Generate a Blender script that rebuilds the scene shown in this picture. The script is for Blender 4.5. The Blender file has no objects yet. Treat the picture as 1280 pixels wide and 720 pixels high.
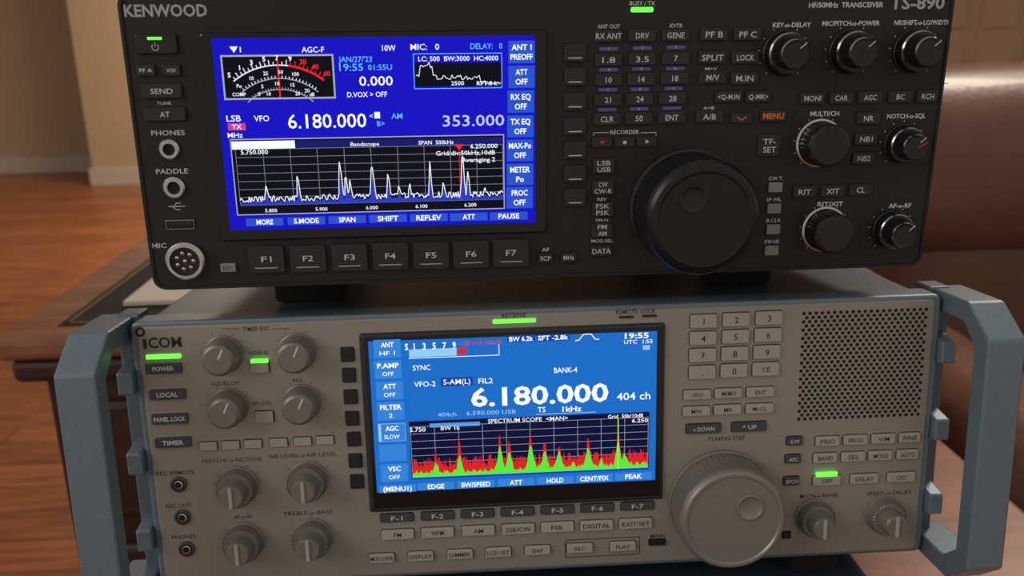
import bpy, bmesh, random
import numpy as np
from math import *
from mathutils import Matrix, Vector
random.seed(4)
sc=bpy.context.scene
sc.view_settings.view_transform='Standard'
FPX=1100.0
# ------------------------------------------------------------------ frames
def Rcam(yaw,pitch,roll):
    yaw,pitch,roll=map(radians,(yaw,pitch,roll))
    cy,sy=cos(yaw),sin(yaw)
    f=np.array([sy*cos(pitch),cy*cos(pitch),-sin(pitch)]); r=np.array([cy,-sy,0.]); d=np.cross(f,r)
    c,s=cos(roll),sin(roll)
    return np.array([c*r+s*d,-s*r+c*d,f])
RK,cK=Rcam(4.9,16.56,.47),np.array([-.0569,-.4296,.1241])
RI,cI=Rcam(2.8,12.39,1.34),np.array([-.0385,-.4444,.2587])
DESK=.80
T=Matrix.Translation((0,0,DESK+.027))@Matrix.Rotation(radians(-4),4,'X')
A=RI.T@RK; o=cI-A@cK
MKI=Matrix([[*A[0],o[0]],[*A[1],o[1]],[*A[2],o[2]],[0,0,0,1]])
MI=T; MK=T@MKI
MC=T@Matrix([[RI[0][0],-RI[1][0],-RI[2][0],cI[0]],[RI[0][1],-RI[1][1],-RI[2][1],cI[1]],[RI[0][2],-RI[1][2],-RI[2][2],cI[2]],[0,0,0,1]])
cd=bpy.data.cameras.new('camera'); cam=bpy.data.objects.new('camera',cd); sc.collection.objects.link(cam)
cam.matrix_world=MC; cd.lens=FPX/1280*36; cd.sensor_width=36; cd.clip_start=.01; sc.camera=cam
cd.dof.use_dof=True; cd.dof.focus_distance=.455; cd.dof.aperture_fstop=11
# ------------------------------------------------------------------ materials
MATS={}
def mat(name,col,rough=.5,metal=0,emit=0,noise=0,nscale=200,bump=0,bscale=400,coat=0,spec=.5):
    if name in MATS: return MATS[name]
    m=bpy.data.materials.new(name); m.use_nodes=True; nt=m.node_tree; b=nt.nodes['Principled BSDF']
    c=(*col,1)
    b.inputs['Base Color'].default_value=c; b.inputs['Roughness'].default_value=rough; b.inputs['Metallic'].default_value=metal
    b.inputs['Coat Weight'].default_value=coat; b.inputs['Specular IOR Level'].default_value=spec
    if emit:
        b.inputs['Base Color'].default_value=(0,0,0,1); b.inputs['Emission Color'].default_value=c; b.inputs['Emission Strength'].default_value=emit
        b.inputs['Roughness'].default_value=.3; b.inputs['Specular IOR Level'].default_value=.15
    if noise or bump:
        tc=nt.nodes.new('ShaderNodeTexCoord')
    if noise:
        n=nt.nodes.new('ShaderNodeTexNoise'); n.inputs['Scale'].default_value=nscale; n.inputs['Detail'].default_value=4
        nt.links.new(tc.outputs['Object'],n.inputs['Vector'])
        r=nt.nodes.new('ShaderNodeValToRGB'); r.color_ramp.elements[0].position=.3; r.color_ramp.elements[1].position=.7
        r.color_ramp.elements[0].color=(*[x*(1-noise) for x in col],1); r.color_ramp.elements[1].color=(*[min(1,x*(1+noise)) for x in col],1)
        nt.links.new(n.outputs['Fac'],r.inputs['Fac']); nt.links.new(r.outputs['Color'],b.inputs['Base Color'])
    if bump:
        n=nt.nodes.new('ShaderNodeTexNoise'); n.inputs['Scale'].default_value=bscale; n.inputs['Detail'].default_value=3
        nt.links.new(tc.outputs['Object'],n.inputs['Vector'])
        bp=nt.nodes.new('ShaderNodeBump'); bp.inputs['Strength'].default_value=bump; bp.inputs['Distance'].default_value=.001
        nt.links.new(n.outputs['Fac'],bp.inputs['Height']); nt.links.new(bp.outputs['Normal'],b.inputs['Normal'])
    MATS[name]=m; return m
def s2l(r,g,b): return tuple(((x/255)/12.92 if x<=10 else ((x/255+.055)/1.055)**2.4) for x in (r,g,b))
BLK=mat('black_plastic',s2l(36,36,38),.5,noise=.1,nscale=900,bump=.15,bscale=1800,spec=.35)
BLKM=mat('black_cabinet_paint',s2l(30,30,33),.5,bump=.2,bscale=1500,noise=.1)
KEY=mat('charcoal_key',s2l(44,45,48),.45,noise=.06,spec=.4)
KEYD=mat('dark_key',s2l(27,28,30),.4,noise=.06)
GAP=mat('key_gap_black',s2l(12,12,13),.6,noise=.05)
KNB=mat('black_knob',s2l(24,24,26),.35,noise=.1)
KNBF=mat('black_knob_face',s2l(28,28,31),.28,metal=.3,noise=.05)
KNE=mat('steel_and_rim_glint',(.33,.32,.31),.22,metal=1,noise=.1)  # socket steel; on the black knobs it imitates rim highlights
WHT=mat('white_print',s2l(208,208,212),.6,noise=.02)
GRYP=mat('grey_print',s2l(175,175,180),.6,noise=.02)
ORG=mat('orange_print',s2l(230,120,50),.6,noise=.02)
PUR=mat('purple_print',s2l(105,90,165),.6,noise=.02)
REDP=mat('red_print',s2l(210,50,40),.6,noise=.02)
LGT=mat('light_grey_key',s2l(140,140,136),.5,noise=.05)
GLS=mat('screen_bezel_gloss',s2l(12,12,14),.12,noise=.02)
CHR=mat('nickel',(.6,.58,.55),.25,metal=1,noise=.1)
HOL=mat('hole_black',(.004,.004,.004),.7,noise=.02)
GRN=mat('green_led',(.14,1,.06),emit=1.7)
SIL=mat('silver_panel_paint',s2l(157,151,140),.42,metal=.3,noise=.03,nscale=700,bump=.08,bscale=2000)
SILK=mat('silver_key',s2l(168,164,155),.45,noise=.03)
SILD=mat('silver_dial',s2l(142,139,131),.36,metal=.4,noise=.04)
SILN=mat('silver_knob',s2l(126,123,116),.4,metal=.3,noise=.05)
DKK=mat('slate_key',s2l(68,70,72),.45,noise=.05)
INK=mat('black_print',s2l(38,37,37),.6,noise=.02)
BLU=mat('blue_grey_paint',s2l(114,130,143),.4,metal=.35,noise=.05,nscale=300,bump=.1,bscale=1500)
BLUD=mat('blue_grey_cabinet',s2l(96,109,120),.45,metal=.3,noise=.05,nscale=300,bump=.15,bscale=1500)
RUB=mat('rubber',(.01,.01,.01),.8,noise=.1)
def em(n,r,g,b,s=1.0): return mat('lcd_'+n,s2l(r,g,b),emit=s)
KBG=em('blue_deep',18,14,195);KBX=em('blue_key',42,82,205);EW=em('white',240,244,255,1.1);EC=em('cyan',95,190,255);EG=em('grey',165,170,185)
EGR=em('gridgrey',140,146,165,.75);EB=em('black',8,8,20,1);ER=em('red',240,30,40,1.1);EMB=em('midblue',40,60,200);EDB=em('navy',18,24,110)
IBG=em('azure',26,108,200);IBX=em('azure_key',52,130,216);IBH=em('azure_light',150,205,245);EGN=em('green',90,235,60,1);EDR=em('dim_white',150,190,230);ERD=em('trace_red',220,35,40)
IBD=em('azure_dark',14,66,160);EDK=em('scope_navy',10,14,55);EPK=em('pink',215,60,140);EYL=em('yellow',200,235,60)
# ------------------------------------------------------------------ builder
TEXTS=[]
class Unit:
    def __init__(s,name,M,R=None,c=None):
        s.e=bpy.data.objects.new(name,None); s.e.empty_display_size=.1; sc.collection.objects.link(s.e); s.e.matrix_world=M
        s.d={}; s.R=R; s.c=c
    def at(s,u,v,h=0):
        """rectify a reading of the reference into panel millimetres, on the plane h mm proud of the panel"""
        d=s.R.T@np.array([(u-640)/FPX,(v-360)/FPX,1.]); t=(-h/1000-s.c[1])/d[1]; p=s.c+d*t
        return p[0]*1000,p[2]*1000
    def k(s,u,v,h=0): return s.at(u+.5,v,h)[0]-s.at(u-.5,v,h)[0]
    def add(s,part,m,V,F,smooth=False):
        D=s.d.setdefault((part,m.name),([],[],[])); n=len(D[0])
        D[0].extend(V); D[1].extend([tuple(i+n for i in f) for f in F]); D[2].extend([smooth]*len(F))
    def flush(s):
        for (part,mn),(V,F,S) in s.d.items():
            me=bpy.data.meshes.new(part); me.from_pydata([(x/1000,y/1000,z/1000) for x,y,z in V],[],F); me.materials.append(MATS[mn])
            me.polygons.foreach_set('use_smooth',S); me.update()
            bm=bmesh.new(); bm.from_mesh(me); bmesh.ops.recalc_face_normals(bm,faces=bm.faces); bm.to_mesh(me); bm.free()
            ob=bpy.data.objects.new(part,me); sc.collection.objects.link(ob); ob.parent=s.e
    def outline(s,x0,x1,z0,z1,r,n=4):
        r=max(.01,min(r,(x1-x0)/2-.01,(z1-z0)/2-.01)); P=[]
        for cx,cz,a in ((x1-r,z1-r,0),(x0+r,z1-r,90),(x0+r,z0+r,180),(x1-r,z0+r,270)):
            for i in range(n+1):
                t=radians(a+90*i/n); P.append((cx+r*cos(t),cz+r*sin(t)))
        return P
    def rbox(s,part,m,x0,x1,z0,z1,h0,h1,r=.8,ch=.4,n=4):
        L=[]
        for h,i in ((h0,0),(h1-ch,0),(h1-ch*.3,ch*.3),(h1,ch)):
            L.append([(x,-h,z) for x,z in s.outline(x0+i,x1-i,z0+i,z1-i,max(.05,r-i),n)])
        N=len(L[0]); V=[p for l in L for p in l]; F=[]
        for a in range(3):
            for i in range(N): j=(i+1)%N; F.append((a*N+i,a*N+j,(a+1)*N+j,(a+1)*N+i))
        F.append(tuple(3*N+i for i in range(N))); F.append(tuple(reversed(range(N))))
        s.add(part,m,V,F)
    def ring(s,part,m,x0,x1,z0,z1,w,h0,h1,r=1):
        a=s.outline(x0,x1,z0,z1,r); b=s.outline(x0+w,x1-w,z0+w,z1-w,max(.1,r-w)); N=len(a)
        V=[(x,-h0,z) for x,z in a]+[(x,-h1,z) for x,z in a]+[(x,-h1,z) for x,z in b]+[(x,-h0,z) for x,z in b]; F=[]
        for L in range(3):
            for i in range(N): j=(i+1)%N; F.append((L*N+i,L*N+j,(L+1)*N+j,(L+1)*N+i))
        s.add(part,m,V,F)
    def lathe(s,part,m,x,z,prof,seg=48,kn=(),kd=.35):
        for a in range(len(prof)-1):
            (r0,h0),(r1,h1)=prof[a],prof[a+1]; V=[];F=[]; K=a in kn
            for i in range(seg):
                t=2*pi*i/seg; q=kd if (K and i%2) else 0
                V.append((x+(r0-q)*cos(t),-h0,z+(r0-q)*sin(t))); V.append((x+(r1-q)*cos(t),-h1,z+(r1-q)*sin(t)))
            for i in range(seg): j=(i+1)%seg; F.append((2*i,2*j,2*j+1,2*i+1))
            s.add(part,m,V,F,not K)
    def disc(s,part,m,x,z,r,h,seg=32):
        s.add(part,m,[(x+r*cos(2*pi*i/seg),-h,z+r*sin(2*pi*i/seg)) for i in range(seg)],[tuple(range(seg))])
    def poly(s,part,m,pts,h): s.add(part,m,[(x,-h,z) for x,z in pts],[tuple(range(len(pts)))])
    def rect(s,part,m,x0,x1,z0,z1,h): s.poly(part,m,[(x0,z0),(x1,z0),(x1,z1),(x0,z1)],h)
    def line(s,part,m,pts,w,h):
        for (xa,za),(xb,zb) in zip(pts,pts[1:]):
            L=hypot(xb-xa,zb-za) or 1e-6; nx,nz=-(zb-za)/L*w/2,(xb-xa)/L*w/2
            s.poly(part,m,[(xa-nx,za-nz),(xb-nx,zb-nz),(xb+nx,zb+nz),(xa+nx,za+nz)],h)
    # helpers taking rectified readings (centre u,v ; sizes in reference units)
    def txt(s,t,u,v,w,hp,m=None,h=.06,part='lettering',bold=False):
        x,z=s.at(u,v,h); k=s.k(u,v,h); TEXTS.append((s,part,m or WHT,t,x,z,w*k if w else None,hp*k,h,bold))
    def box(s,part,m,u,v,w,hp,h0,h1,r=.7,ch=.35):
        x,z=s.at(u,v,h1); k=s.k(u,v,h1); s.rbox(part,m,x-w*k/2,x+w*k/2,z-hp*k/2,z+hp*k/2,h0,h1,r,ch); return x,z,k
    def btn(s,u,v,w,hp,t=None,m=None,tm=None,h=1.6,th=5.5,tw=None,r=.8,part='keys',gm=None,tb=False):
        x,z,k=s.box(part,m or KEY,u,v,w,hp,-.5,h,r)
        g=.45; s.rbox('key_surrounds',gm or GAP,x-w*k/2-g,x+w*k/2+g,z-hp*k/2-g,z+hp*k/2+g,-.3,.12,r+g,.05)
        if t:
            tw=None if len(t)<3 else (tw or min(w*.82,len(t)*th*.8)); TEXTS.append((s,'lettering',tm or WHT,t,x,z,tw*k if tw else None,th*k,h+.06,tb))
    def jack(s,u,v,rp,n='jack'):
        x,z=s.at(u,v,1.5); k=s.k(u,v)*rp
        s.lathe(n,CHR,x,z,[(k,0),(k,1.2),(k*.88,1.8),(k*.6,1.8),(k*.52,1),(k*.5,0.2)],40); s.disc(n+'_bore',HOL,x,z,k*.52,.35)
    def lr(s,m,u0,v0,u1,v1,h,part='screen'):
        x0,z1=s.at(u0,v0,h);x1,z0=s.at(u1,v1,h); s.rect(part,m,x0,x1,z0,z1,h); return x0,x1,z0,z1
    def lrc(s,m,u,v,w,hp,h,part='screen'):
        x,z=s.at(u,v,h);k=s.k(u,v,h); s.rect(part,m,x-w*k/2,x+w*k/2,z-hp*k/2,z+hp*k/2,h); return x,z,k

# ================================================================== BLACK TRANSCEIVER
K=Unit('radio_transceiver',MK,RK,cK)
K.rbox('cabinet',BLKM,-192,192,3,138,-325,-2,4,1)
K.rbox('front_panel',BLK,-198,198,0,141,-9,0,7,2.2,6)
K.ring('panel_rim',BLK,-197,197,1,140,1.4,-.3,.7,6)
def seat(x,y,top=147.0):   # height (mm, transceiver frame) of the receiver's lid under a point of the transceiver
    return (top/1000-o[2]-A[2][0]*x/1000-A[2][1]*y/1000)/A[2][2]*1000
for x in (-130,118):
    for ya,yb,w_ in ((52,78,19),(272,296,14)):
        zb=max(seat(x+dx_,y_) for dx_ in (-w_,w_) for y_ in (ya,yb))
        K.rbox('feet',RUB,x-w_,x+w_,zb,4,-yb,-ya,3,1)
        K.rbox('foot_pads',RUB,x-w_+3,x+w_-3,zb-.9,zb+1,-yb+3,-ya-3,2,.4)
K.txt('KENWOOD',207,13,104,15,GRYP,bold=True)
K.txt('HF/50MHz  TRANSCEIVER',1058,6,93,6,bold=True); K.txt('TS-890',1147,3.5,68,14,GRYP,bold=True)
K.txt('BUSY / TX',803,4,32,5); K.box('busy_lamp',GRN,803,12,28,6,0,.9,.8,.3)
# left column
K.btn(195,55,52,24,None,KEYD,h=1.8,r=1.2); K.box('power_lamp',GRN,193,48,18,3.5,1,2.1,.3,.1)
xx,zz=K.at(194,59,1.9); K.line('lettering',WHT,[(xx+1.5*sin(a),zz+1.5*cos(a)) for a in [radians(40+28*i) for i in range(11)]],.3,1.9); K.line('lettering',WHT,[(xx,zz+.2),(xx,zz+2)],.3,1.9)
K.btn(182,88,23,14,'PF A',th=5);K.btn(214,88,22,14,'VOX',th=5);K.btn(202,114,50,18,'SEND',th=7,tw=28);K.txt('TUNE',205,129,18,4);K.btn(206,143,52,17,'AT',th=7,tw=12)
K.txt('PHONES',210,166,42,6.5);K.jack(211,187,13);K.txt('PADDLE',215,214,40,6.5);K.jack(217,235,14)
xx,zz=K.at(221,258,.1);K.line('lettering',WHT,[(xx-4,zz),(xx+4,zz)],.35,.1);K.line('lettering',WHT,[(xx-1.5,zz),(xx,zz+1.6),(xx+2,zz+1.6)],.35,.1);K.line('lettering',WHT,[(xx-2,zz),(xx-.5,zz-1.6),(xx+1.5,zz-1.6)],.35,.1)
x,z,k=K.box('usb_socket',KNE,225,281,36,13,-.2,.9,.4,.2);K.rbox('usb_socket_bore',HOL,x-6.4,x+6.4,z-1.9,z+1.9,.5,1,.2,.05);K.rbox('usb_socket_tongue',KEY,x-5.4,x+5.4,z-.1,z+1.3,.5,1.1,.1,.05)
K.txt('MIC',199,307,18,6.5)
x,z=K.at(231,327,3)
K.lathe('microphone_socket',CHR,x,z,[(9.4,0),(9.4,2.6),(8.6,3.4),(7.2,3.4),(7,1)],48);K.disc('microphone_socket_insert',KEY,x,z,7.1,1.4)
for i in range(8):
    a=2*pi*i/7; px,pz=(x+4*cos(a),z+4*sin(a)) if i<7 else (x,z); K.lathe('microphone_pins',CHR,px,pz,[(.95,1.4),(.95,2.6),(.2,2.9)],12)
# screen
x0,z1=K.at(248,41,1.6);x1,z0=K.at(683,291,1.6)
K.rbox('screen_bezel',GLS,x0,x1,z0,z1,-.5,1.6,2,.8); H=1.7
K.lr(KBG,264,48,669,278,H)
H2,H3,H4,H5=1.76,1.82,1.88,1.94
def T_(U,t,u,v,w,hp,m=EW,h=1.97,bold=False): U.txt(t,u,v,w,hp,m,h,'screen_text',bold)
T_(K,'▼1',294,62,14,7);T_(K,'AGC-F',391,62,28,7);T_(K,'10W',486,60,17,7.5);T_(K,'MIC:   0',531,58.5,36,7.5);T_(K,'DELAY:   0',608,57.5,40,7,EC)
T_(K,"JAN/27/'23",444,74,42,7,EC);T_(K,'19:55',439,84,30,9,EC);T_(K,'01:55U',475,84,30,7,EC);T_(K,'0.000',470,101,42,12,EW);T_(K,'D.VOX > OFF',459,118,50,6.5)
a=K.lr(EG,275,69,420,123,H2); K.rect('screen',EB,a[0]+.8,a[1]-.8,a[2]+.8,a[3]-.8,H3)
cx,cz=(a[0]+a[1])/2,a[2]-18
def arc(U,m,cx,cz,r,a0,a1,w,h,n=24): U.line('screen',m,[(cx+r*sin(radians(a0+(a1-a0)*i/n)),cz+r*cos(radians(a0+(a1-a0)*i/n))) for i in range(n+1)],w,h)
arc(K,EW,cx,cz,33.5,-38,8,.5,H4);arc(K,ER,cx,cz,33.5,8,38,.9,H4);arc(K,EG,cx,cz,27.5,-40,40,.4,H4);arc(K,EG,cx,cz,22.5,-42,42,.4,H4)
for i in range(23):
    t=radians(-36+72*i/22); 
    K.line('screen',EW if i<14 else ER,[(cx+33.5*sin(t),cz+33.5*cos(t)),(cx+(36 if i%2 else 35)*sin(t),cz+(36 if i%2 else 35)*cos(t))],.35,H4)
    K.line('screen',EW,[(cx+27.5*sin(t),cz+27.5*cos(t)),(cx+28.7*sin(t),cz+28.7*cos(t))],.3,H4)
    K.line('screen',EG,[(cx+22.5*sin(t),cz+22.5*cos(t)),(cx+23.5*sin(t),cz+23.5*cos(t))],.3,H4)
K.line('screen',ER,[(cx,a[2]+1),(cx,a[3]-2)],.7,H5)
for i,(t,m_) in enumerate((('S',EW),('1',EW),('3',EW),('5',EW),('7',EW),('9',EW),('20',ER),('40',ER),('60',ER))):
    an=radians(-37+9.2*i); TEXTS.append((K,'screen_text',m_,t,cx+37.2*sin(an),cz+37.2*cos(an)-.4,None,2.2,1.97,True))
for i,t in enumerate(('Po','10','25','50','100')):
    an=radians(-37+13*i); TEXTS.append((K,'screen_text',EW,t,cx+30.4*sin(an),cz+30.4*cos(an),None,1.7,1.97,False))
for i,t in enumerate(('','5','10','15','20')):
    if t: an=radians(-34+16*i); TEXTS.append((K,'screen_text',EW,t,cx+25.2*sin(an),cz+25.2*cos(an),None,1.7,1.97,False))
T_(K,'COMP',299,118,17,4.5);T_(K,'0',324,117.5,0,4.5);T_(K,'10',336,117.3,0,4.5);T_(K,'20',372,117,0,4.5);T_(K,'dB',390,118,0,4.5)
a=K.lr(EC,516,67,628,110,H2);K.rect('screen',KBG,a[0]+.35,a[1]-.35,a[2]+.35,a[3]-.35,H3);K.lr(EB,518,79,627,107,H4)
T_(K,'LC: 500  BW:3000  HC:4000',573,73,100,6);T_(K,'2500',572,104,16,5);T_(K,'RFT.8 k',609,104,26,5)
pts=[]
for i in range(60):
    u=520+i*1.8; b=84 if u<540 else 96; v=b+random.uniform(-3,4)+(8 if u>600 else 0)-(5 if 530<u<538 else 0)+(12 if u<524 else 0); pts.append(K.at(u,min(v,105),H5))
K.line('screen',EW,pts,.3,H5)
T_(K,'LSB',292,148,18,8);T_(K,'MHz',294,169,19,6.5);T_(K,'VFO',327,148,19,7.5)
x,z,k=K.lrc(EPK,296,158.5,22,9,H2);T_(K,'TX',296,158.5,12,6,EW)
T_(K,'6.180.000',409,151,98,18,EW);T_(K,'AM',496,145,14,7,EC);T_(K,'353.000',592,150.5,77,14,em('pale',190,205,250))
T_(K,'<',464,145,0,6,EW);T_(K,'B>',476,154.5,0,6.5,EC);K.lrc(EW,471.5,144,7,8,H2)
a=K.lr(EG,287,174,631,261,H2);K.rect('screen',EB,a[0]+.5,a[1]-.5,a[2]+.5,a[3]-.5,H3)
K.lr(EW,289,177,369,185.5,H4);K.lr(EDB,370,176,629,180,H4)
T_(K,'5.750.000',318,190,34,6);T_(K,'Bandscope',456,180,36,5);T_(K,'SPAN  500kHz',545,178,44,5);T_(K,'6.250.000',605,182.5,34,5.5);T_(K,'Grid/div:50kHz,10dB',582,191,74,5.5);T_(K,'Averaging 2',598,199.5,42,5.5)
gx0,gz1=K.at(294,187,H4);gx1,gz0=K.at(629,249,H4)
for i in range(11): xx=gx0+(gx1-gx0)*i/10; K.line('screen',EGR,[(xx,gz0),(xx,gz1)],.26,H4)
for i in range(8): zz=gz0+(gz1-gz0)*i/7; K.line('screen',EGR,[(gx0,zz),(gx1,zz)],.26,H4)
def trace(U,x0,x1,z0,H,base,noise,peaks,n=170):
    P=[]
    for i in range(n):
        x=x0+(x1-x0)*i/(n-1); t=i/(n-1); y=base+random.uniform(0,noise)
        for c,w,p in peaks: y=max(y,p*exp(-((t-c)/w)**2)+random.uniform(0,noise*.5))
        P.append((x,z0+y*H))
    return P
def fill(U,m,P,z0,h):
    for (xa,za),(xb,zb) in zip(P,P[1:]): U.poly('screen',m,[(xa,z0),(xb,z0),(xb,zb),(xa,za)],h)
GH=gz1-gz0
P=trace(K,gx0,gx1,gz0,GH,.05,.12,[(.1,.007,.3),(.22,.004,.6),(.38,.007,.72),(.40,.006,.5),(.415,.005,.4),(.5,.008,.66),(.56,.006,.5),(.6,.005,.3),(.64,.004,.35),(.72,.005,.72),(.77,.006,.3),(.845,.006,.9),(.865,.006,.5),(.93,.006,.22)],230)
fill(K,EMB,[(x,gz0+(z-gz0)*.55) for x,z in P],gz0,H4+.02);K.line('screen',EW,P,.38,H5)
xx,zz=K.at(574,183,H5);K.poly('screen',ER,[(xx-2.2,zz+1),(xx+2.2,zz+1),(xx,zz-2)],H5+.01);K.line('screen',ER,[(xx,zz),(xx,gz0)],.3,H5-.02)
for t,u in zip(('5.800','5.900','6.000','6.100','6.200'),(339,402,465,527,588)): T_(K,t,u,263-(u-339)*.028,15,4.5)
for i,(t,u,v) in enumerate(zip(('MORE','S.MODE','SPAN','SHIFT','REFLEV','ATT','PAUSE'),(331,383,434,485,536,586,636),(277.5,276,274.5,273,272,271,270))):
    K.lrc(KBX,u,v,47,10,H2);T_(K,t,u,v,min(34,len(t)*5.2),6.5,bold=True)
for (t1,t2),u,v in zip((('ANT 1','PREOFF'),('ATT','OFF'),('RX EQ','OFF'),('TX EQ','OFF'),('MAX-Po','OFF'),('METER','Po'),('PROC','OFF')),(652,652,651,650.5,650,650,649.5),(65,96,127,158,188,218,247)):
    K.lrc(KBX,u,v,33,27,H2);T_(K,t1,u,v-6,min(28,len(t1)*5),7,bold=True);T_(K,t2,u,v+6,min(28,len(t2)*5),7,bold=True)
for u,v in zip((333,385,437,488,539,589,639),(325,324,322.5,321,320,318.5,317)):
    i=(u-333)//50+1; K.btn(u,v,45,35,None,h=2.2,r=1.5); K.txt('F%d'%i,u,v-1,13,7.5,h=2.26); x,z=K.at(u,v+10,2.26); K.line('lettering',GRYP,[(x-5.5,z),(x+5.5,z)],.5,2.26)
K.btn(285,335,19,11,'ESC',LGT,INK,th=5,r=.4)
K.txt('AF',682,312,9,5);K.btn(682,323,20,13,'SCP',KEYD,th=5.5);K.btn(711,322,20,13,'MHz',KEYD,th=5.5)
for v in (66,96,127,158,188,217.5,247):
    K.btn(719,v,27,21,None,h=2,r=.8);x,z=K.at(719,v+6.5,2.06);K.line('lettering',WHT,[(x-3.2,z),(x+3.2,z)],.5,2.06)
# keypad
K.txt('ANT OUT',761,33,28,5);K.txt('XVTR',845,32,17,5)
for t,u,v in (('RX ANT',761,45),('DRV',803,44.5),('GENE',845,44),('PF B',893,43),('PF C',935,43),('1.8',761,75),('3.5',803,74),('7',845,73),('SPLIT',891,72),('LOCK',932,72),('10',761,100),('14',802,99),('18',844,98),('M/V',891,97),('M.IN',931,98),('21',760,125),('24',800,124),('28',841,123),('CLR',759,149),('50',799,148),('ENT',840,147),('A/B',887,146)):
    K.btn(u,v,34,14.5,t,th=7,tw=len(t)*5.4,h=1.5)
for (t,u,v) in (('1',761,61),('2',803,60),('3',845,59),('4',761,87),('5',802,86),('6',844,85.5),('7',760,112),('8',800,111.5),('9',842,110.5),('.',759,137),('0',799,136),('-',840,135)):
    x,z=K.at(u,v);K.rect('key_legends',PUR,x-4.5,x+4.5,z-.8,z+.8,.08);K.txt(t,u,v,0,3.6,h=.14)
K.txt('M>V',889,86,15,4);K.txt('A=B',886,135,14,4)
K.btn(911,121,33,13,'<Q-M.IN',th=6);K.btn(948,121,30,13,'Q-MR>',th=6)
K.btn(927,148,26,12,None,h=1.5);x,z=K.at(927,148,1.56);K.line('lettering',ORG,[(x-2.4,z+.8),(x,z-.8),(x+2.4,z+.8)],.5,1.6)
K.btn(967,145,32,13,'MENU',tm=ORG,th=7,tw=26,tb=True)
K.txt('RECORDER',781,165,36,5);
for a_,b_ in ((742,761),(801,820)): p,q=K.at(a_,166),K.at(b_,165.5);K.line('lettering',WHT,[p,q],.3,.06);
for u in (742,820): p=K.at(u,166);K.line('lettering',WHT,[p,(p[0],p[1]-1.6)],.3,.06)
for u in (753,781,809): K.btn(u,178-(u-753)*.01,25,12,None,h=1.5)
x,z=K.at(753,178,1.6);K.disc('lettering',REDP,x,z,.9,1.6,16);x,z=K.at(781,178,1.6);K.rect('lettering',WHT,x-.8,x+.8,z-.8,z+.8,1.6);x,z=K.at(809,177,1.6);K.poly('lettering',WHT,[(x-.8,z-1),(x+1,z),(x-.8,z+1)],1.6)
for t1,t2,u,v in (('LSB','USB',755,208),('CW','CW-R',754,235),('FSK','PSK',753.5,262),('FM','AM',753,288)):
    K.btn(u,v,27,18,None,h=1.5);K.txt(t1,u,v-4.2,len(t1)*5.6,6,h=1.57);K.txt(t2,u,v+4,len(t2)*5.4,6,h=1.57)
K.btn(752,314,27,13,'DATA',th=6.5,tw=23)
for t,v in (('REV',249),('FM-N',275),('MOD.SEL',301)):K.txt(t,752.5,v,len(t)*3.8,4)
K.btn(962,182,28,26,None,h=1.6);K.txt('TF-',962,177,16,7,h=1.66);K.txt('SET',962,187,16,7,h=1.66)
for t,u,v in (('CW T.',970,223),('IP FIL',968,249.5),('B.CLR',967,275.5),('FINE',965,302)):
    K.txt(t,u,v,18,4.4);K.btn(u,v+11.5,17,12,None,LGT,r=.5,h=1.4)
for t,u,v,w in (('MONI',1016,123,30),('CAR',1052,122.5,29),('AGC',1088,122,29),('BC',1126,121,29),('RCH',1160,120.5,26),('NR',1086,148,28),('NB1',1083,174,28),('NB2',1080,198,28),('RIT',1006,240,28),('XIT',1041,239,28),('CL',1076,237.5,28)):
    K.btn(u,v,w,14,t,th=6.5,tw=len(t)*5.2,h=1.5)
for t,u,v,w in (('KEY-o-DELAY',990,31,48),('MIC/PITCH-o-POWER',1064,29,72),('NR/SHIFT-o-LO/WIDTH',1153,28,70),('MULTI/CH',1031,142,36),('RIT/XIT',1038,255,32),('NOTCH-o-SQL',1133,145,48),('AF-o-RF',1125,257,28)):
    K.txt(t,u,v,w,5.5,bold=True)
def kknob(u,v,r,hh,double=True):
    x,z=K.at(u,v,hh*.5)
    if double:
        K.lathe('knob_skirts',KNB,x,z,[(r+.6,0),(r+.6,1.2),(r,1.6),(r*.96,hh*.45)],64,kn=(2,),kd=.5)
        K.lathe('knob_rim_glints',KNE,x,z,[(r*.95,hh*.45),(r*.89,hh*.5)],64)  # bright metal ring added in place of a gloss highlight
        K.lathe('knob_skirts',KNB,x,z,[(r*.89,hh*.5),(r*.7,hh*.5)],64)
        K.lathe('knob_caps',KNB,x,z,[(r*.74,hh*.5),(r*.7,hh*.94)],56,kn=(0,),kd=.4)
        K.lathe('knob_rim_glints',KNE,x,z,[(r*.68,hh*.94),(r*.63,hh)],56)
        K.lathe('knob_caps',KNB,x,z,[(r*.63,hh),(r*.5,hh-.3),(0,hh-.3)],56)
        K.line('knob_marks',WHT,[(x+r*.2,z+r*.25),(x+r*.5,z+r*.5)],.5,hh+.05)
    else:
        K.lathe('knob_rims',CHR,x,z,[(r+1.2,0),(r+1.2,.9),(r+.2,1.3)],64)
        K.lathe('knob_skirts',KNB,x,z,[(r,0),(r*.98,hh*.85)],64,kn=(0,),kd=.45)
        K.lathe('knob_rim_glints',KNE,x,z,[(r*.96,hh*.85),(r*.92,hh*.95)],64)
        K.lathe('knob_caps',KNB,x,z,[(r*.92,hh*.95),(r*.8,hh),(0,hh)],64)
    for i in range(11):
        t=radians(-140+28*i); K.line('lettering',WHT,[(x+(r+1.6)*sin(t),z+(r+1.6)*cos(t)),(x+(r+2.5)*sin(t),z+(r+2.5)*cos(t))],.3,.06)
for u,v in ((987,67),(1071,65),(1152,64)): kknob(u,v,10.3,15)
kknob(1031,181,10.9,14,False);kknob(1037,290,10.7,14,False);kknob(1136,182,9.4,14);kknob(1122,290,9.6,15)
x,z=K.at(1136,182,7);K.line('knob_marks',REDP,[(x+1,z),(x+6,z+2.5)],.6,14.1)
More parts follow.
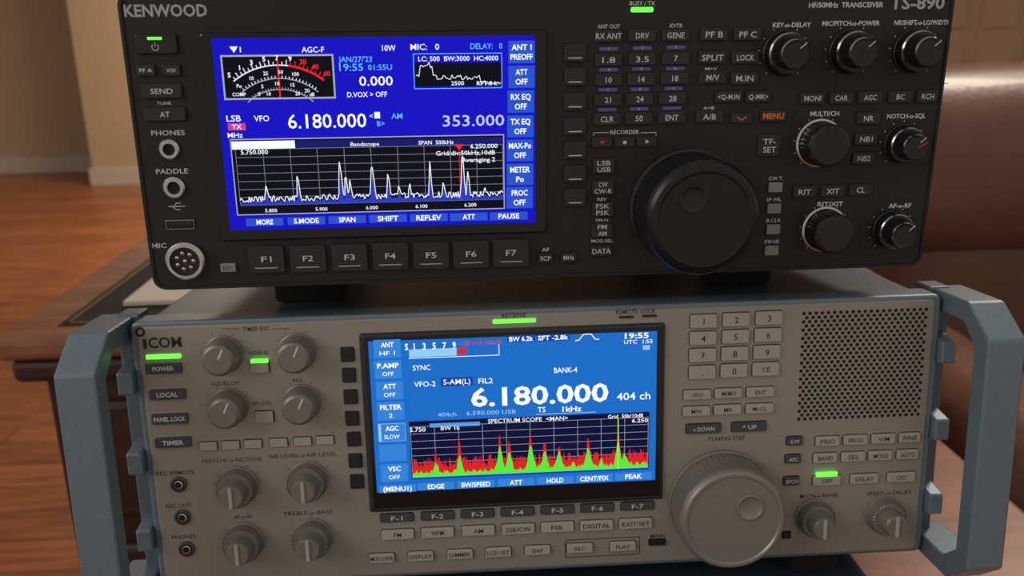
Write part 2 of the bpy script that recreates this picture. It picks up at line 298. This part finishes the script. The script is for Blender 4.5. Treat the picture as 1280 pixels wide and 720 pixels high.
# main dial
x,z=K.at(857,258,0);r=28.2;dh=33
K.lathe('tuning_dial',KNB,x,z,[(r+1.2,0),(r+1.2,3),(r-.3,3.6),(r-.3,5),(r,5.4),(r,dh-5)],128,kn=(4,),kd=.45)
K.lathe('tuning_dial_face',KNBF,x,z,[(r,dh-5),(r-.4,dh-3.8),(r-1.4,dh-2.2),(r-3,dh-1),(r-5.2,dh-.4),(r-6,dh-.6),(r-6.4,dh-.8),(0,dh-.8)],96)
fx,fz=K.at(867,249,dh)
K.lathe('tuning_dial_dimple',KNB,fx,fz,[(7,dh-.75),(6.9,dh-.2),(6.4,dh),(5.8,dh-.2),(4.5,dh-.55),(2.5,dh-.7),(0,dh-.74)],40)
for pts in (((998,108),(1185,104)),((998,108),(978,232)),((690,28),(700,300))):
    K.line('panel_grooves',GAP,[K.at(*p) for p in pts],.35,.05)

# ================================================================== SILVER RECEIVER
I=Unit('communications_receiver',MI,RI,cI)
I.rbox('cabinet',BLUD,-210,210,1,147,-335,-14,3,1.2)
I.rbox('front_frame',BLU,-213,213,-1,149.5,-16,-.6,4,1.5)
I.rbox('front_panel',SIL,-209.5,209.5,1,147,-4,0,3,.8)
for x in (-160,160):
    I.rbox('feet',RUB,x-14,x+14,-22,0,-45,-20,3,1); I.rbox('feet',RUB,x-12,x+12,-3,1,-320,-295,2,.6)
def prism_yz(U,part,m,x0,x1,P,ch=1.2):
    N=len(P)
    V=[(x0,-h,z) for h,z in P]+[(x1,-h,z) for h,z in P]
    F=[(i,(i+1)%N,N+(i+1)%N,N+i) for i in range(N)]+[tuple(range(N)),tuple(reversed(range(N,2*N)))]
    me=bpy.data.meshes.new(part); me.from_pydata([(a/1000,b/1000,c/1000) for a,b,c in V],[],F); me.materials.append(m)
    bm=bmesh.new();bm.from_mesh(me);bmesh.ops.recalc_face_normals(bm,faces=bm.faces);bmesh.ops.bevel(bm,geom=bm.edges[:],offset=ch/1000,segments=2,affect='EDGES',profile=.5);bm.to_mesh(me);bm.free()
    ob=bpy.data.objects.new(part,me);sc.collection.objects.link(ob);ob.parent=U.e
for sgn in (-1,1):
    a,b=sorted((sgn*215,sgn*234.5))
    P=[(-20,150),(20,150),(41,135),(41,11),(22,-4),(-20,-4),(-20,7),(17,7),(29,17),(29,129),(17,139),(-20,139)]
    prism_yz(I,'carry_handle',BLU,a,b,P)
    a,b=sorted((sgn*212,sgn*224)); prism_yz(I,'side_bracket',BLUD,a,b,[(-28,151),(-12,151),(-12,-4),(-28,-4)])
    for zz in (30,74,118): 
        a,b=sorted((sgn*213,sgn*221)); prism_yz(I,'bracket_lug',BLU,a,b,[(-14,zz-9),(4,zz-6),(4,zz+6),(-14,zz+9)],1)
I.txt('COM',206,428,42,14,INK,bold=True);x,z=I.at(175,415,.1);I.lathe('lettering_ring',INK,x,z,[(2.6,.1),(1.3,.12)],24);x,z=I.at(181,430,.1);I.rect('lettering',INK,x-.9,x+.9,z-2.6,z+2.6,.08)
I.box('power_lamp',GRN,204,446,44,6,0,.8,.6,.2)
for t,u,v in (('POWER',204,461),('LOCAL',209,493.5),('PANEL LOCK',212,524),('TIMER',216,553.5)):
    I.btn(u,v,46,14,t,DKK,WHT,th=6,tw=min(40,len(t)*5.4),gm=SILK,tb=True)
def iknob(u,v,r,hh,style):
    x,z=I.at(u,v,hh*.5)
    if style=='double':
        I.lathe('knob_skirts',SILN,x,z,[(r+.8,0),(r+.8,1),(r,1.4),(r*.97,hh*.42),(r*.9,hh*.48),(r*.6,hh*.48)],64,kn=(3,),kd=.4)
        I.lathe('knob_caps',SILN,x,z,[(r*.68,hh*.48),(r*.62,hh*.93),(r*.55,hh),(0,hh)],48)
        I.rbox('knob_pointers',SILK,x-1,x+1,z-r*.55,z+r*.6,hh*.6,hh+1,.8,.4)
    else:
        I.lathe('knob_skirts',SILN,x,z,[(r+.6,0),(r+.6,1.2),(r,1.6),(r*.93,hh*.8),(r*.86,hh*.93),(r*.72,hh),(0,hh)],56)
        t=radians(25);I.line('knob_marks',WHT,[(x+r*.1*sin(t),z+r*.1*cos(t)),(x+r*.72*sin(t),z+r*.72*cos(t))],.8,hh+.05)
    for i in range(11):
        t=radians(-140+28*i); I.line('lettering',INK,[(x+(r+1.6)*sin(t),z+(r+1.6)*cos(t)),(x+(r+2.6)*sin(t),z+(r+2.6)*cos(t))],.3,.06)
for u,v in ((276,447),(369,444),(283,513),(375,508)): iknob(u,v,9.4,13,'single')
for u,v in ((293,615),(382,608),(301,685),(388,680)): iknob(u,v,10.2,16,'double')
for u,v in ((1024,654),(1113,651)): iknob(u,v,10,16,'double')
I.btn(324,459,23,16,None,SILK,r=.5,gm=INK);I.box('blanker_lamp',GRN,324,451.5,22,5,1,2,.4,.2);I.btn(330,522,23,15,None,SILK,r=.5,gm=INK)
for t,u,v,w in (('TIMER REC',320,411,34),('NOISE BL',324,441,24),('SQUELCH',281,479,34),('AGC',372,475,14),('NR LEVEL',328,504,24),('NOTCH1-o-NOTCH2',290,575,74),('NB LEVEL-o-NR LEVEL',379,569,84),('AF-o-RF',304,646,24),('TREBLE-o-BASS',385,641,62),('REC REMOTE',219,591,48),('REC OUT',223,632,32),('PHONES',230,671,30),('RECEIVE',642,394.5,30),('REMOTE  LOCK',795,389.5,50),('TUNING STEP',908,548,46),('M-CH-o-BANK',1024,619.5,48),('SPEED-o-DELAY',1112,616,56),('MAIN',822,670,18)):
    I.txt(t,u,v,w,5.4,INK)
for a_,b_ in ((277,300),(340,362)):
    p,q=I.at(a_,411),I.at(b_,411);I.line('lettering',INK,[p,q],.35,.06)
for u,v in ((260,558.5),(288,557),(316,555.5),(348,554),(378,552.5),(406,551)): I.btn(u,v,22,11,None,SILK,r=.5,gm=INK,h=1.2)
for u,v in ((223,606),(228,647),(233,687)):
    x,z=I.at(u,v,1);I.lathe('audio_jacks',DKK,x,z,[(4.4,0),(4.4,.9),(3.6,1.3),(2.2,1.2),(2.2,.3)],32);I.disc('audio_jack_bores',HOL,x,z,3.2,1.35);I.lathe('audio_jack_rings',CHR,x,z,[(2.4,1.38),(1.7,1.45)],24)
I.box('receive_lamp',GRN,643,401.5,54,5,0,.8,.5,.2);I.box('status_lamps',INK,783,396.5,18,3,0,.4,.2,.1);I.box('status_lamps',INK,812,395,18,3,0,.4,.2,.1)
# screen
x0,z1=I.at(448,418,2);x1,z0=I.at(829,625,2)
I.rbox('screen_bezel',mat('screen_frame',s2l(44,46,50),.35,noise=.03),x0,x1,z0,z1,-.5,2,1.5,1.6);I.rbox('screen_glass',GLS,x0+2.6,x1-1.8,z0+2.6,z1-2,1.5,2.05,.8,.05)
b=2.1;h1,h2,h3,h4=b+.06,b+.12,b+.18,b+.27
I.lr(IBG,460,427,819,600,b)
def Q(t,u,v,w,hp,m=EW,bold=False): I.txt(t,u,v,w,hp,m,h4,'screen_text',bold)
for t1,t2,u,v in (('ANT','HF 1',484,436),('P.AMP','OFF',485,462),('ATT','OFF',487,488),('FILTER','2',488.5,514),('AGC','SLOW',490,540.5),('VSC','OFF',493,591)):
    I.lrc(IBH if t1=='AGC' else IBX,u,v,34,24,h1)
    if t1=='AGC': I.lrc(IBX,u+1.5,v,30,23,h2)
    Q(t1,u,v-5,min(27,len(t1)*5.4),6.5,bold=True);Q(t2,u,v+5.5,len(t2)*4.8,5.5)
I.lrc(IBX,491,566,34,22,h1)
Q('S  1   3   5   7   9',538,432.5,64,8.5,bold=True);Q('+20 +40 +60dB',601,428.5,52,5.5,ERD)
I.lr(IBH,511,437,571,444.5,h1);I.lr(ERD,571,435.5,584,442.5,h1)
p,q=I.at(511,448,h2),I.at(624,444,h2);I.line('screen',EW,[p,(q[0],p[1])],.35,h2);I.line('screen',EW,[(q[0],p[1]),(q[0],p[1]+6)],.35,h2)
for a_,b_ in ((634,669),(671,712)): I.lrc(IBD,(a_+b_)/2,423-(a_-634)*.03,b_-a_,9,h1)
Q('BW 6.2k',651.5,423.5,30,6,bold=True);Q('SFT -2.8k',691.5,422,38,6,bold=True)
I.line('screen',EW,[I.at(u,v,h2) for u,v in ((719,426),(724,425),(729,418),(739,417.5),(744,424),(749,424))],.5,h2)
Q('19:55',796,419.5,30,7,bold=True);Q('UTC  1:55',798,427,36,5);I.lrc(EDR,808,434.5,9,6,h1)
Q('SYNC',527,459.5,22,7);Q('BANK-4',707,462.5,29,7);Q('VFO-2',531,480,27,7)
x,z,k=I.lrc(IBD,571,477,40,11,h1);Q('S-AM(L)',571,477,34,7);Q('FIL2',607,476,18,7)
Q('6.180.000',675,493.5,172,24,bold=True);Q('404 ch',792,495,42,10);Q('404ch',559,518,23,5.5,EDR);Q('6.590.000 USB',614,515.5,62,5.5,EDR);Q('TS',677,512,10,7);Q('1kHz',715,511,24,7,bold=True)
p,q=I.at(670,518,h2),I.at(745,516,h2);I.line('screen',EDR,[p,(q[0],p[1])],.4,h2)
a=I.lr(EDK,511,527,811,584,h1)
I.rect('screen',em('bottom_blue',14,60,205),a[0],a[1],a[2]-1.2,a[2],h1)
gx0,gx1,gz0,gz1=a[0]+.6,a[1]-.6,a[2],a[3]-3
for i in range(11): xx=gx0+(gx1-gx0)*i/10;I.line('screen',EG,[(xx,gz0),(xx,gz1)],.22,h2)
for i in range(8): zz=gz0+(gz1-gz0)*i/7;I.line('screen',EG,[(gx0,zz),(gx1,zz)],.22,h2)
Q('5.750',522,537,20,6);Q('BW 1k',563,535,24,5);Q('SPECTRUM SCOPE  <MAN>',660,524.5,100,5.5);Q('Grid  50k/10dB',782,520,44,5);Q('6.250',800,525.5,20,5)
I.lr(em('bar',90,150,225),537,529.5,600,532,h2)
GH=gz1-gz0
P=trace(I,gx0,gx1,gz0,GH,.16,.24,[(.1,.008,.45),(.2,.008,.7),(.37,.008,.72),(.41,.01,.55),(.5,.01,.7),(.56,.01,.55),(.62,.01,.45),(.745,.01,.6),(.875,.007,.6)],260)
fill(I,ERD,P,gz0,h3)
P=trace(I,gx0,gx1,gz0,GH,.0,.14,[(.1,.012,.25),(.2,.012,.35),(.37,.014,.5),(.41,.013,.4),(.5,.016,.5),(.56,.014,.4),(.62,.016,.35),(.68,.008,.15),(.745,.014,.42),(.8,.008,.2),(.872,.012,.5),(.9,.014,.25)],260)
fill(I,EGN,P,gz0,h3+.04)
xx=gx0+(gx1-gx0)*.872;I.line('screen',EYL,[(xx,gz0),(xx,gz0+GH)],.5,h3+.06)
for t,u,v in (('(MENU1)',497,611),('EDGE',545,608),('BW/SPEED',595,605.5),('ATT',645,603),('HOLD',694,600.5),('CENT/FIX',743,598),('PEAK',792,595.5)):
    I.lrc(IBX,u,v-.3,46,10,h1);Q(t,u,v,min(36,len(t)*5.2),6.2,bold=True)
for u,v in ((434,444),(436,470),(438,497),(440,524),(442,550),(444,577),(446,603)): I.btn(u,v,16,18,None,KEYD,h=1.5,r=.4,gm=DKK)
for i,(u,v) in enumerate(((496,648),(547,645.5),(597,643),(647,640.5),(697,638),(747,635.5),(797,633))): I.btn(u,v,41,11,'F-%d'%(i+1),DKK,WHT,th=6,gm=INK,h=1.2)
for t,u,v in (('FM',497,669),('WFM',547,666.5),('AM',598,664),('SSB/CW',648,662),('FSK',697,659.5),('DIGITAL',746,657.5),('EXIT/SET',795,655)): I.btn(u,v,41,13,t,SILK,INK,th=6,tw=min(34,len(t)*5.2),gm=INK)
for t,u,v in (('M.SCOPE',477,698.5),('DISPLAY',526,696),('DIMMER',575,693.5),('LCD SET',623,691),('DAP',672,688.5),('REC',725,686),('PLAY',779,683.5)): I.btn(u,v,32,12,t,SILK,INK,th=5.4,tw=min(28,len(t)*4.4),gm=INK)
x0_,z1_=I.at(706,675,.1);x1_,z0_=I.at(800,693,.1);I.ring('print_frames',DKK,x0_,x1_,z0_,z1_,.5,0,.1,1)
I.btn(822,679,20,7,None,KEYD,r=.3)
for r_,ts in enumerate((('1','2','3'),('4','5','6'),('7','8','9'),('.','0','CE'))):
    for c_,t in enumerate(ts):
        u=880-r_*.6+c_*(41-r_*.4);v=402+21.3*r_-c_*2; I.btn(u,v,33,17,t,SILK,INK,th=8 if len(t)<2 else 6,gm=INK)
for t,u,v in (('VFO',872,494),('MEMO',911,492),('ENT',951,490.5),('MW',871,514.5),('MR',910,512.5),('M-CL',950,511)): I.btn(u,v,34,12,t,SILK,INK,th=5.5,gm=INK)
for t,u,v in (('v DOWN',880,536.5),('^ UP',937,534)): I.btn(u,v,43,12,t,DKK,WHT,th=5.5,gm=INK)
# speaker grille
nx,nz=21,27
ga=I.at(1005,392,.05);gb=I.at(1158,386,.05);gc=I.at(998,524,.05)
X0,X1,Z1,Z0=ga[0],gb[0],ga[1],gc[1]; dx=(X1-X0)/(nx-1); dz=(Z1-Z0)/(nz-1)
for j in range(nz):
    for i in range(nx-(j%2)): I.disc('speaker_holes',HOL,X0+dx*(i+.5*(j%2)),Z1-dz*j,1.0,.06,12)
for t,u,v in (('S.W',994,552),('AFC',992,574.5),('SPCH',990,602)): I.btn(u,v,19,11,t,DKK,WHT,th=4.8,gm=INK)
for t,u,v,w in (('PRIO',1035,552,29),('PROG',1070,550.5,29),('V/M',1105,549,29),('FINE',1138,547.5,26),('BAND',1032,573,29),('SEL',1067,571.5,29),('MODE',1101,570,29),('AUTO',1135,568.5,26),('OFF',1034,601.5,34),('DELAY',1081,599,34),('OO',1127,597,34)):
    I.btn(u,v,w,12,t,SILK,INK,th=5.6,gm=INK)
I.box('monitor_lamp',GRN,1034,593.5,26,5,.5,1.9,.4,.2)
I.btn(984,670,10,8,None,KEYD,r=.3)
x,z=I.at(901,625,0);r=28.4;dh=25
I.lathe('tuning_dial',SILN,x,z,[(r+1.4,0),(r+1.4,2.2),(r+.2,2.8),(r,dh-3.5)],128,kn=(2,),kd=.3)
I.lathe('tuning_dial_face',SILD,x,z,[(r,dh-3.5),(r-.3,dh-2),(r-1.1,dh-.7),(r-2,dh),(r-3.4,dh),(r-3.9,dh-.5),(r-4.2,dh-.9),(0,dh-.9)],96)
fx,fz=I.at(938,635,dh);I.lathe('tuning_dial_dimple',SILD,fx,fz,[(7.4,dh-.85),(7.4,dh),(6.6,dh+.2),(6,dh-.2),(4.5,dh-.6),(2.5,dh-.8),(0,dh-.84)],40)

# ------------------------------------------------------------------ text conversion
uniq={}
for t in TEXTS: uniq.setdefault((t[3],t[9]),None)
tmp={}
for (s_,bold) in uniq:
    cu=bpy.data.curves.new('t','FONT');cu.body=s_;cu.size=1;cu.resolution_u=2;cu.fill_mode='FRONT'
    cu.offset=.024 if bold else .008
    ob=bpy.data.objects.new('t',cu);sc.collection.objects.link(ob);tmp[(s_,bold)]=ob
bpy.context.view_layer.update();dg=bpy.context.evaluated_depsgraph_get()
for kx,ob in tmp.items():
    me=bpy.data.meshes.new_from_object(ob.evaluated_get(dg))
    V=[(v.co.x,v.co.y) for v in me.vertices];F=[tuple(p.vertices) for p in me.polygons];uniq[kx]=(V,F);bpy.data.meshes.remove(me)
for ob in tmp.values():
    c_=ob.data;bpy.data.objects.remove(ob);bpy.data.curves.remove(c_)
for U,part,m,s_,x,z,w,hg,h,bold in TEXTS:
    V,F=uniq[(s_,bold)]
    if not V: continue
    a0=min(v[0] for v in V);a1=max(v[0] for v in V); sz=hg/.72; sx=w/(a1-a0) if w else sz
    U.add(part,m,[(x+(p-(a0+a1)/2)*sx,-h,z+(q-.35)*sz) for p,q in V],F)
K.flush();I.flush()

# ================================================================== ROOM (metres)
def boxm(name,m,x0,x1,y0,y1,z0,z1,bev=0,parent=None,seg=3):
    bm=bmesh.new();bmesh.ops.create_cube(bm,size=1)
    for v in bm.verts: v.co=Vector(((x0+x1)/2+v.co.x*(x1-x0),(y0+y1)/2+v.co.y*(y1-y0),(z0+z1)/2+v.co.z*(z1-z0)))
    if bev: bmesh.ops.bevel(bm,geom=bm.edges[:],offset=bev,segments=seg,affect='EDGES',profile=.5)
    me=bpy.data.meshes.new(name);bm.to_mesh(me);bm.free();me.materials.append(m)
    if bev: me.polygons.foreach_set('use_smooth',[seg>3]*len(me.polygons))
    ob=bpy.data.objects.new(name,me);sc.collection.objects.link(ob)
    if parent: ob.parent=parent
    return ob
def wood(name,c1,c2,rough,scale=(1,12,12),coat=.2,planks=False):
    m=bpy.data.materials.new(name);m.use_nodes=True;nt=m.node_tree;b=nt.nodes['Principled BSDF'];N=nt.nodes.new;L=nt.links.new
    tc=N('ShaderNodeTexCoord');mp=N('ShaderNodeMapping');mp.inputs['Scale'].default_value=scale;L(tc.outputs['Object'],mp.inputs['Vector'])
    n=N('ShaderNodeTexNoise');n.inputs['Scale'].default_value=3;n.inputs['Detail'].default_value=6;n.inputs['Distortion'].default_value=.6;L(mp.outputs[0],n.inputs['Vector'])
    r=N('ShaderNodeValToRGB');r.color_ramp.elements[0].color=(*c1,1);r.color_ramp.elements[1].color=(*c2,1);r.color_ramp.elements[0].position=.35;r.color_ramp.elements[1].position=.65;L(n.outputs['Fac'],r.inputs['Fac'])
    out=r.outputs['Color']
    if planks:
        br=N('ShaderNodeTexBrick');br.inputs['Scale'].default_value=1;br.inputs['Brick Width'].default_value=1.4;br.inputs['Row Height'].default_value=.13;br.inputs['Mortar Size'].default_value=.003
        br.inputs['Color1'].default_value=(1,1,1,1);br.inputs['Color2'].default_value=(.72,.72,.72,1);br.inputs['Mortar'].default_value=(.3,.3,.3,1);L(tc.outputs['Object'],br.inputs['Vector'])
        mx=N('ShaderNodeMix');mx.data_type='RGBA';mx.blend_type='MULTIPLY';mx.inputs['Factor'].default_value=1;L(out,mx.inputs['A']);L(br.outputs['Color'],mx.inputs['B']);out=mx.outputs['Result']
    L(out,b.inputs['Base Color']);b.inputs['Roughness'].default_value=rough;b.inputs['Coat Weight'].default_value=coat
    return m
FLOOR=wood('hardwood_floor',s2l(128,72,38),s2l(172,104,60),.4,(1.5,14,1),coat=.1,planks=True)
DKW=wood('mahogany',s2l(34,15,12),s2l(62,27,21),.45,(2,14,14),coat=.05)
ORW=wood('cherry_wood',s2l(130,70,40),s2l(170,98,60),.4,(2,14,14),coat=.05)
BRW=wood('walnut_band',s2l(104,64,40),s2l(140,90,58),.55,(2,14,14),coat=0)
WALL=mat('wall_paint',s2l(178,153,122),.8,noise=.03,nscale=4,bump=.2,bscale=120)
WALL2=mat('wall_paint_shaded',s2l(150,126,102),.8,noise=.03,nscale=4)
TRIM=mat('trim_white',s2l(188,172,155),.5,noise=.02)
LEA=mat('brown_leather',s2l(112,72,54),.4,noise=.22,nscale=7,bump=.9,bscale=90,coat=.1)
INLAY=mat('black_leather_inlay',s2l(34,28,25),.75,noise=.15,nscale=60,bump=.4,bscale=400,spec=.2)
GOLD=mat('gold_tooling',s2l(120,88,48),.5,metal=.4,noise=.2)
boxm('floor',FLOOR,-6,6,-2.5,8.2,-.1,0)
boxm('wall_back',WALL,-2.95,6,6.6,6.8,0,2.7); boxm('wall_left',WALL,-6,-2.95,7.4,7.6,0,2.7)
boxm('wall_return',WALL2,-2.95,-2.9,6.8,7.4,0,2.7)
boxm('baseboard_back',TRIM,-2.97,6,6.57,6.6,0,.14,.004);boxm('baseboard_left',TRIM,-6,-2.97,7.37,7.4,0,.14,.004)
boxm('ceiling',mat('ceiling_paint',s2l(215,205,195),.9,noise=.02),-6,6,2,8.2,2.7,2.8)
# door far right behind the armchair
E=bpy.data.objects.new('door_1',None);sc.collection.objects.link(E)
DR=mat('door_paint',s2l(196,158,124),.5,noise=.03,nscale=10)
boxm('slab',DR,3.5,4.4,6.54,6.59,0,2.1,.004,E);boxm('casing_side',TRIM,3.4,3.5,6.52,6.6,0,2.2,.004,E);boxm('casing_far',TRIM,4.4,4.5,6.52,6.6,0,2.2,.004,E);boxm('casing_head',TRIM,3.4,4.5,6.52,6.6,2.1,2.2,.004,E)
for z0_,z1_ in ((.2,.9),(1.05,1.95)):
    for a_ in (3.62,4.02): boxm('panel',DR,a_,a_+.28,6.52,6.56,z0_,z1_,.015,E)
# radio stand
E=bpy.data.objects.new('wooden_stand',None);sc.collection.objects.link(E)
boxm('top',ORW,-.225,.33,-.16,.36,DESK-.03,DESK,.006,E)
boxm('apron',DKW,-.20,.30,-.12,.33,DESK-.11,DESK-.03,.004,E)
for x in (-.2,.26):
    for y in (-.12,.29): boxm('leg',DKW,x,x+.04,y,y+.04,0,DESK-.1,.005,E)
boxm('shelf',DKW,-.19,.29,-.11,.32,.2,.23,.004,E)
boxm('desk_mat',mat('slate_mat',s2l(44,56,74),.8,noise=.1,nscale=500,bump=.5,bscale=900),-.19,.19,-.15,.2,DESK,DESK+.002,.0008)
# leather topped desk behind
E=bpy.data.objects.new('leather_top_desk',None);sc.collection.objects.link(E)
y0,y1,x0,x1=.52,1.4,-.57,.5
boxm('top',BRW,x0,x1,y0,y1,.77,.80,.01,E)
boxm('leather_inlay',INLAY,x0+.06,x1-.06,y0+.035,y1-.06,.795,.8012,0,E)
for a,b,c,d in ((x0+.066,x1-.066,y0+.042,y0+.046),(x0+.066,x1-.066,y1-.07,y1-.066),(x0+.066,x0+.07,y0+.042,y1-.066),(x1-.07,x1-.066,y0+.042,y1-.066)): boxm('gold_tooling',GOLD,a,b,c,d,.801,.8016,0,E)
boxm('molding',DKW,x0+.01,x1-.01,y0+.01,y1-.01,.74,.77,.01,E)
boxm('carcass',DKW,x0+.035,x1-.035,y0+.035,y1-.035,.08,.74,.005,E)
boxm('plinth',DKW,x0+.02,x1-.02,y0+.02,y1-.02,0,.09,.01,E)
for a,b in ((x0+.07,-.24),(-.19,.14),(.19,x1-.07)):
    boxm('door_panel',DKW,a,b,y0+.02,y0+.04,.14,.52,.008,E);boxm('drawer_front',DKW,a,b,y0+.02,y0+.04,.56,.71,.008,E)
boxm('document',mat('paper',s2l(195,182,165),.7,noise=.03),-.46,-.2,.62,.80,.8018,.808,.001)
# armchair
E=bpy.data.objects.new('leather_armchair',None);sc.collection.objects.link(E)
def puff(name,x0,x1,y0,y1,z0,z1,b):
    o=boxm(name,LEA,x0,x1,y0,y1,z0,z1,b,E,8)
    s=o.modifiers.new('s','SUBSURF');s.levels=1;s.render_levels=2
    return o
puff('back_cushion',.66,1.6,1.02,1.34,.42,1.0,.13);puff('head_roll',.62,1.64,.98,1.36,.68,1.04,.15)
puff('back_frame',.6,1.66,1.2,1.46,.12,.95,.07)
puff('seat_cushion',.72,1.54,.42,1.06,.3,.52,.08);puff('arm_left',.56,.76,.4,1.3,.12,.66,.08);puff('arm_right',1.5,1.7,.4,1.3,.12,.66,.08)
puff('base',.6,1.66,.46,1.4,.06,.34,.03)
for x in (.62,1.58):
    for y in (.5,1.3): boxm('foot',DKW,x,x+.06,y,y+.06,0,.08,.005,E)
# ------------------------------------------------------------------ light
w=bpy.data.worlds.new('room_ambient');sc.world=w;w.use_nodes=True;w.node_tree.nodes['Background'].inputs[0].default_value=(1,.92,.83,1);w.node_tree.nodes['Background'].inputs[1].default_value=.40
def area(n,loc,tgt,size,e,col):
    l=bpy.data.lights.new(n,'AREA');l.energy=e;l.size=size;l.color=col;o_=bpy.data.objects.new(n,l);sc.collection.objects.link(o_);o_.location=loc
    o_.rotation_euler=(Vector(tgt)-Vector(loc)).to_track_quat('-Z','Y').to_euler()
area('front_left_fill',(-2.2,-1.2,2.2),(0,.1,.9),1.4,23,(1,.94,.86))  # added soft fill from front left, no window behind it
area('overhead_fill',(1.6,1.6,2.5),(.6,.9,.8),.5,22,(1,.86,.7))  # added overhead fill towards armchair and desk, no fixture
area('back_room_fill',(-1,5,2.5),(-1,5.2,0),1.2,85,(1,.86,.68))  # added fill that brightens the far wall and floor, no fixture
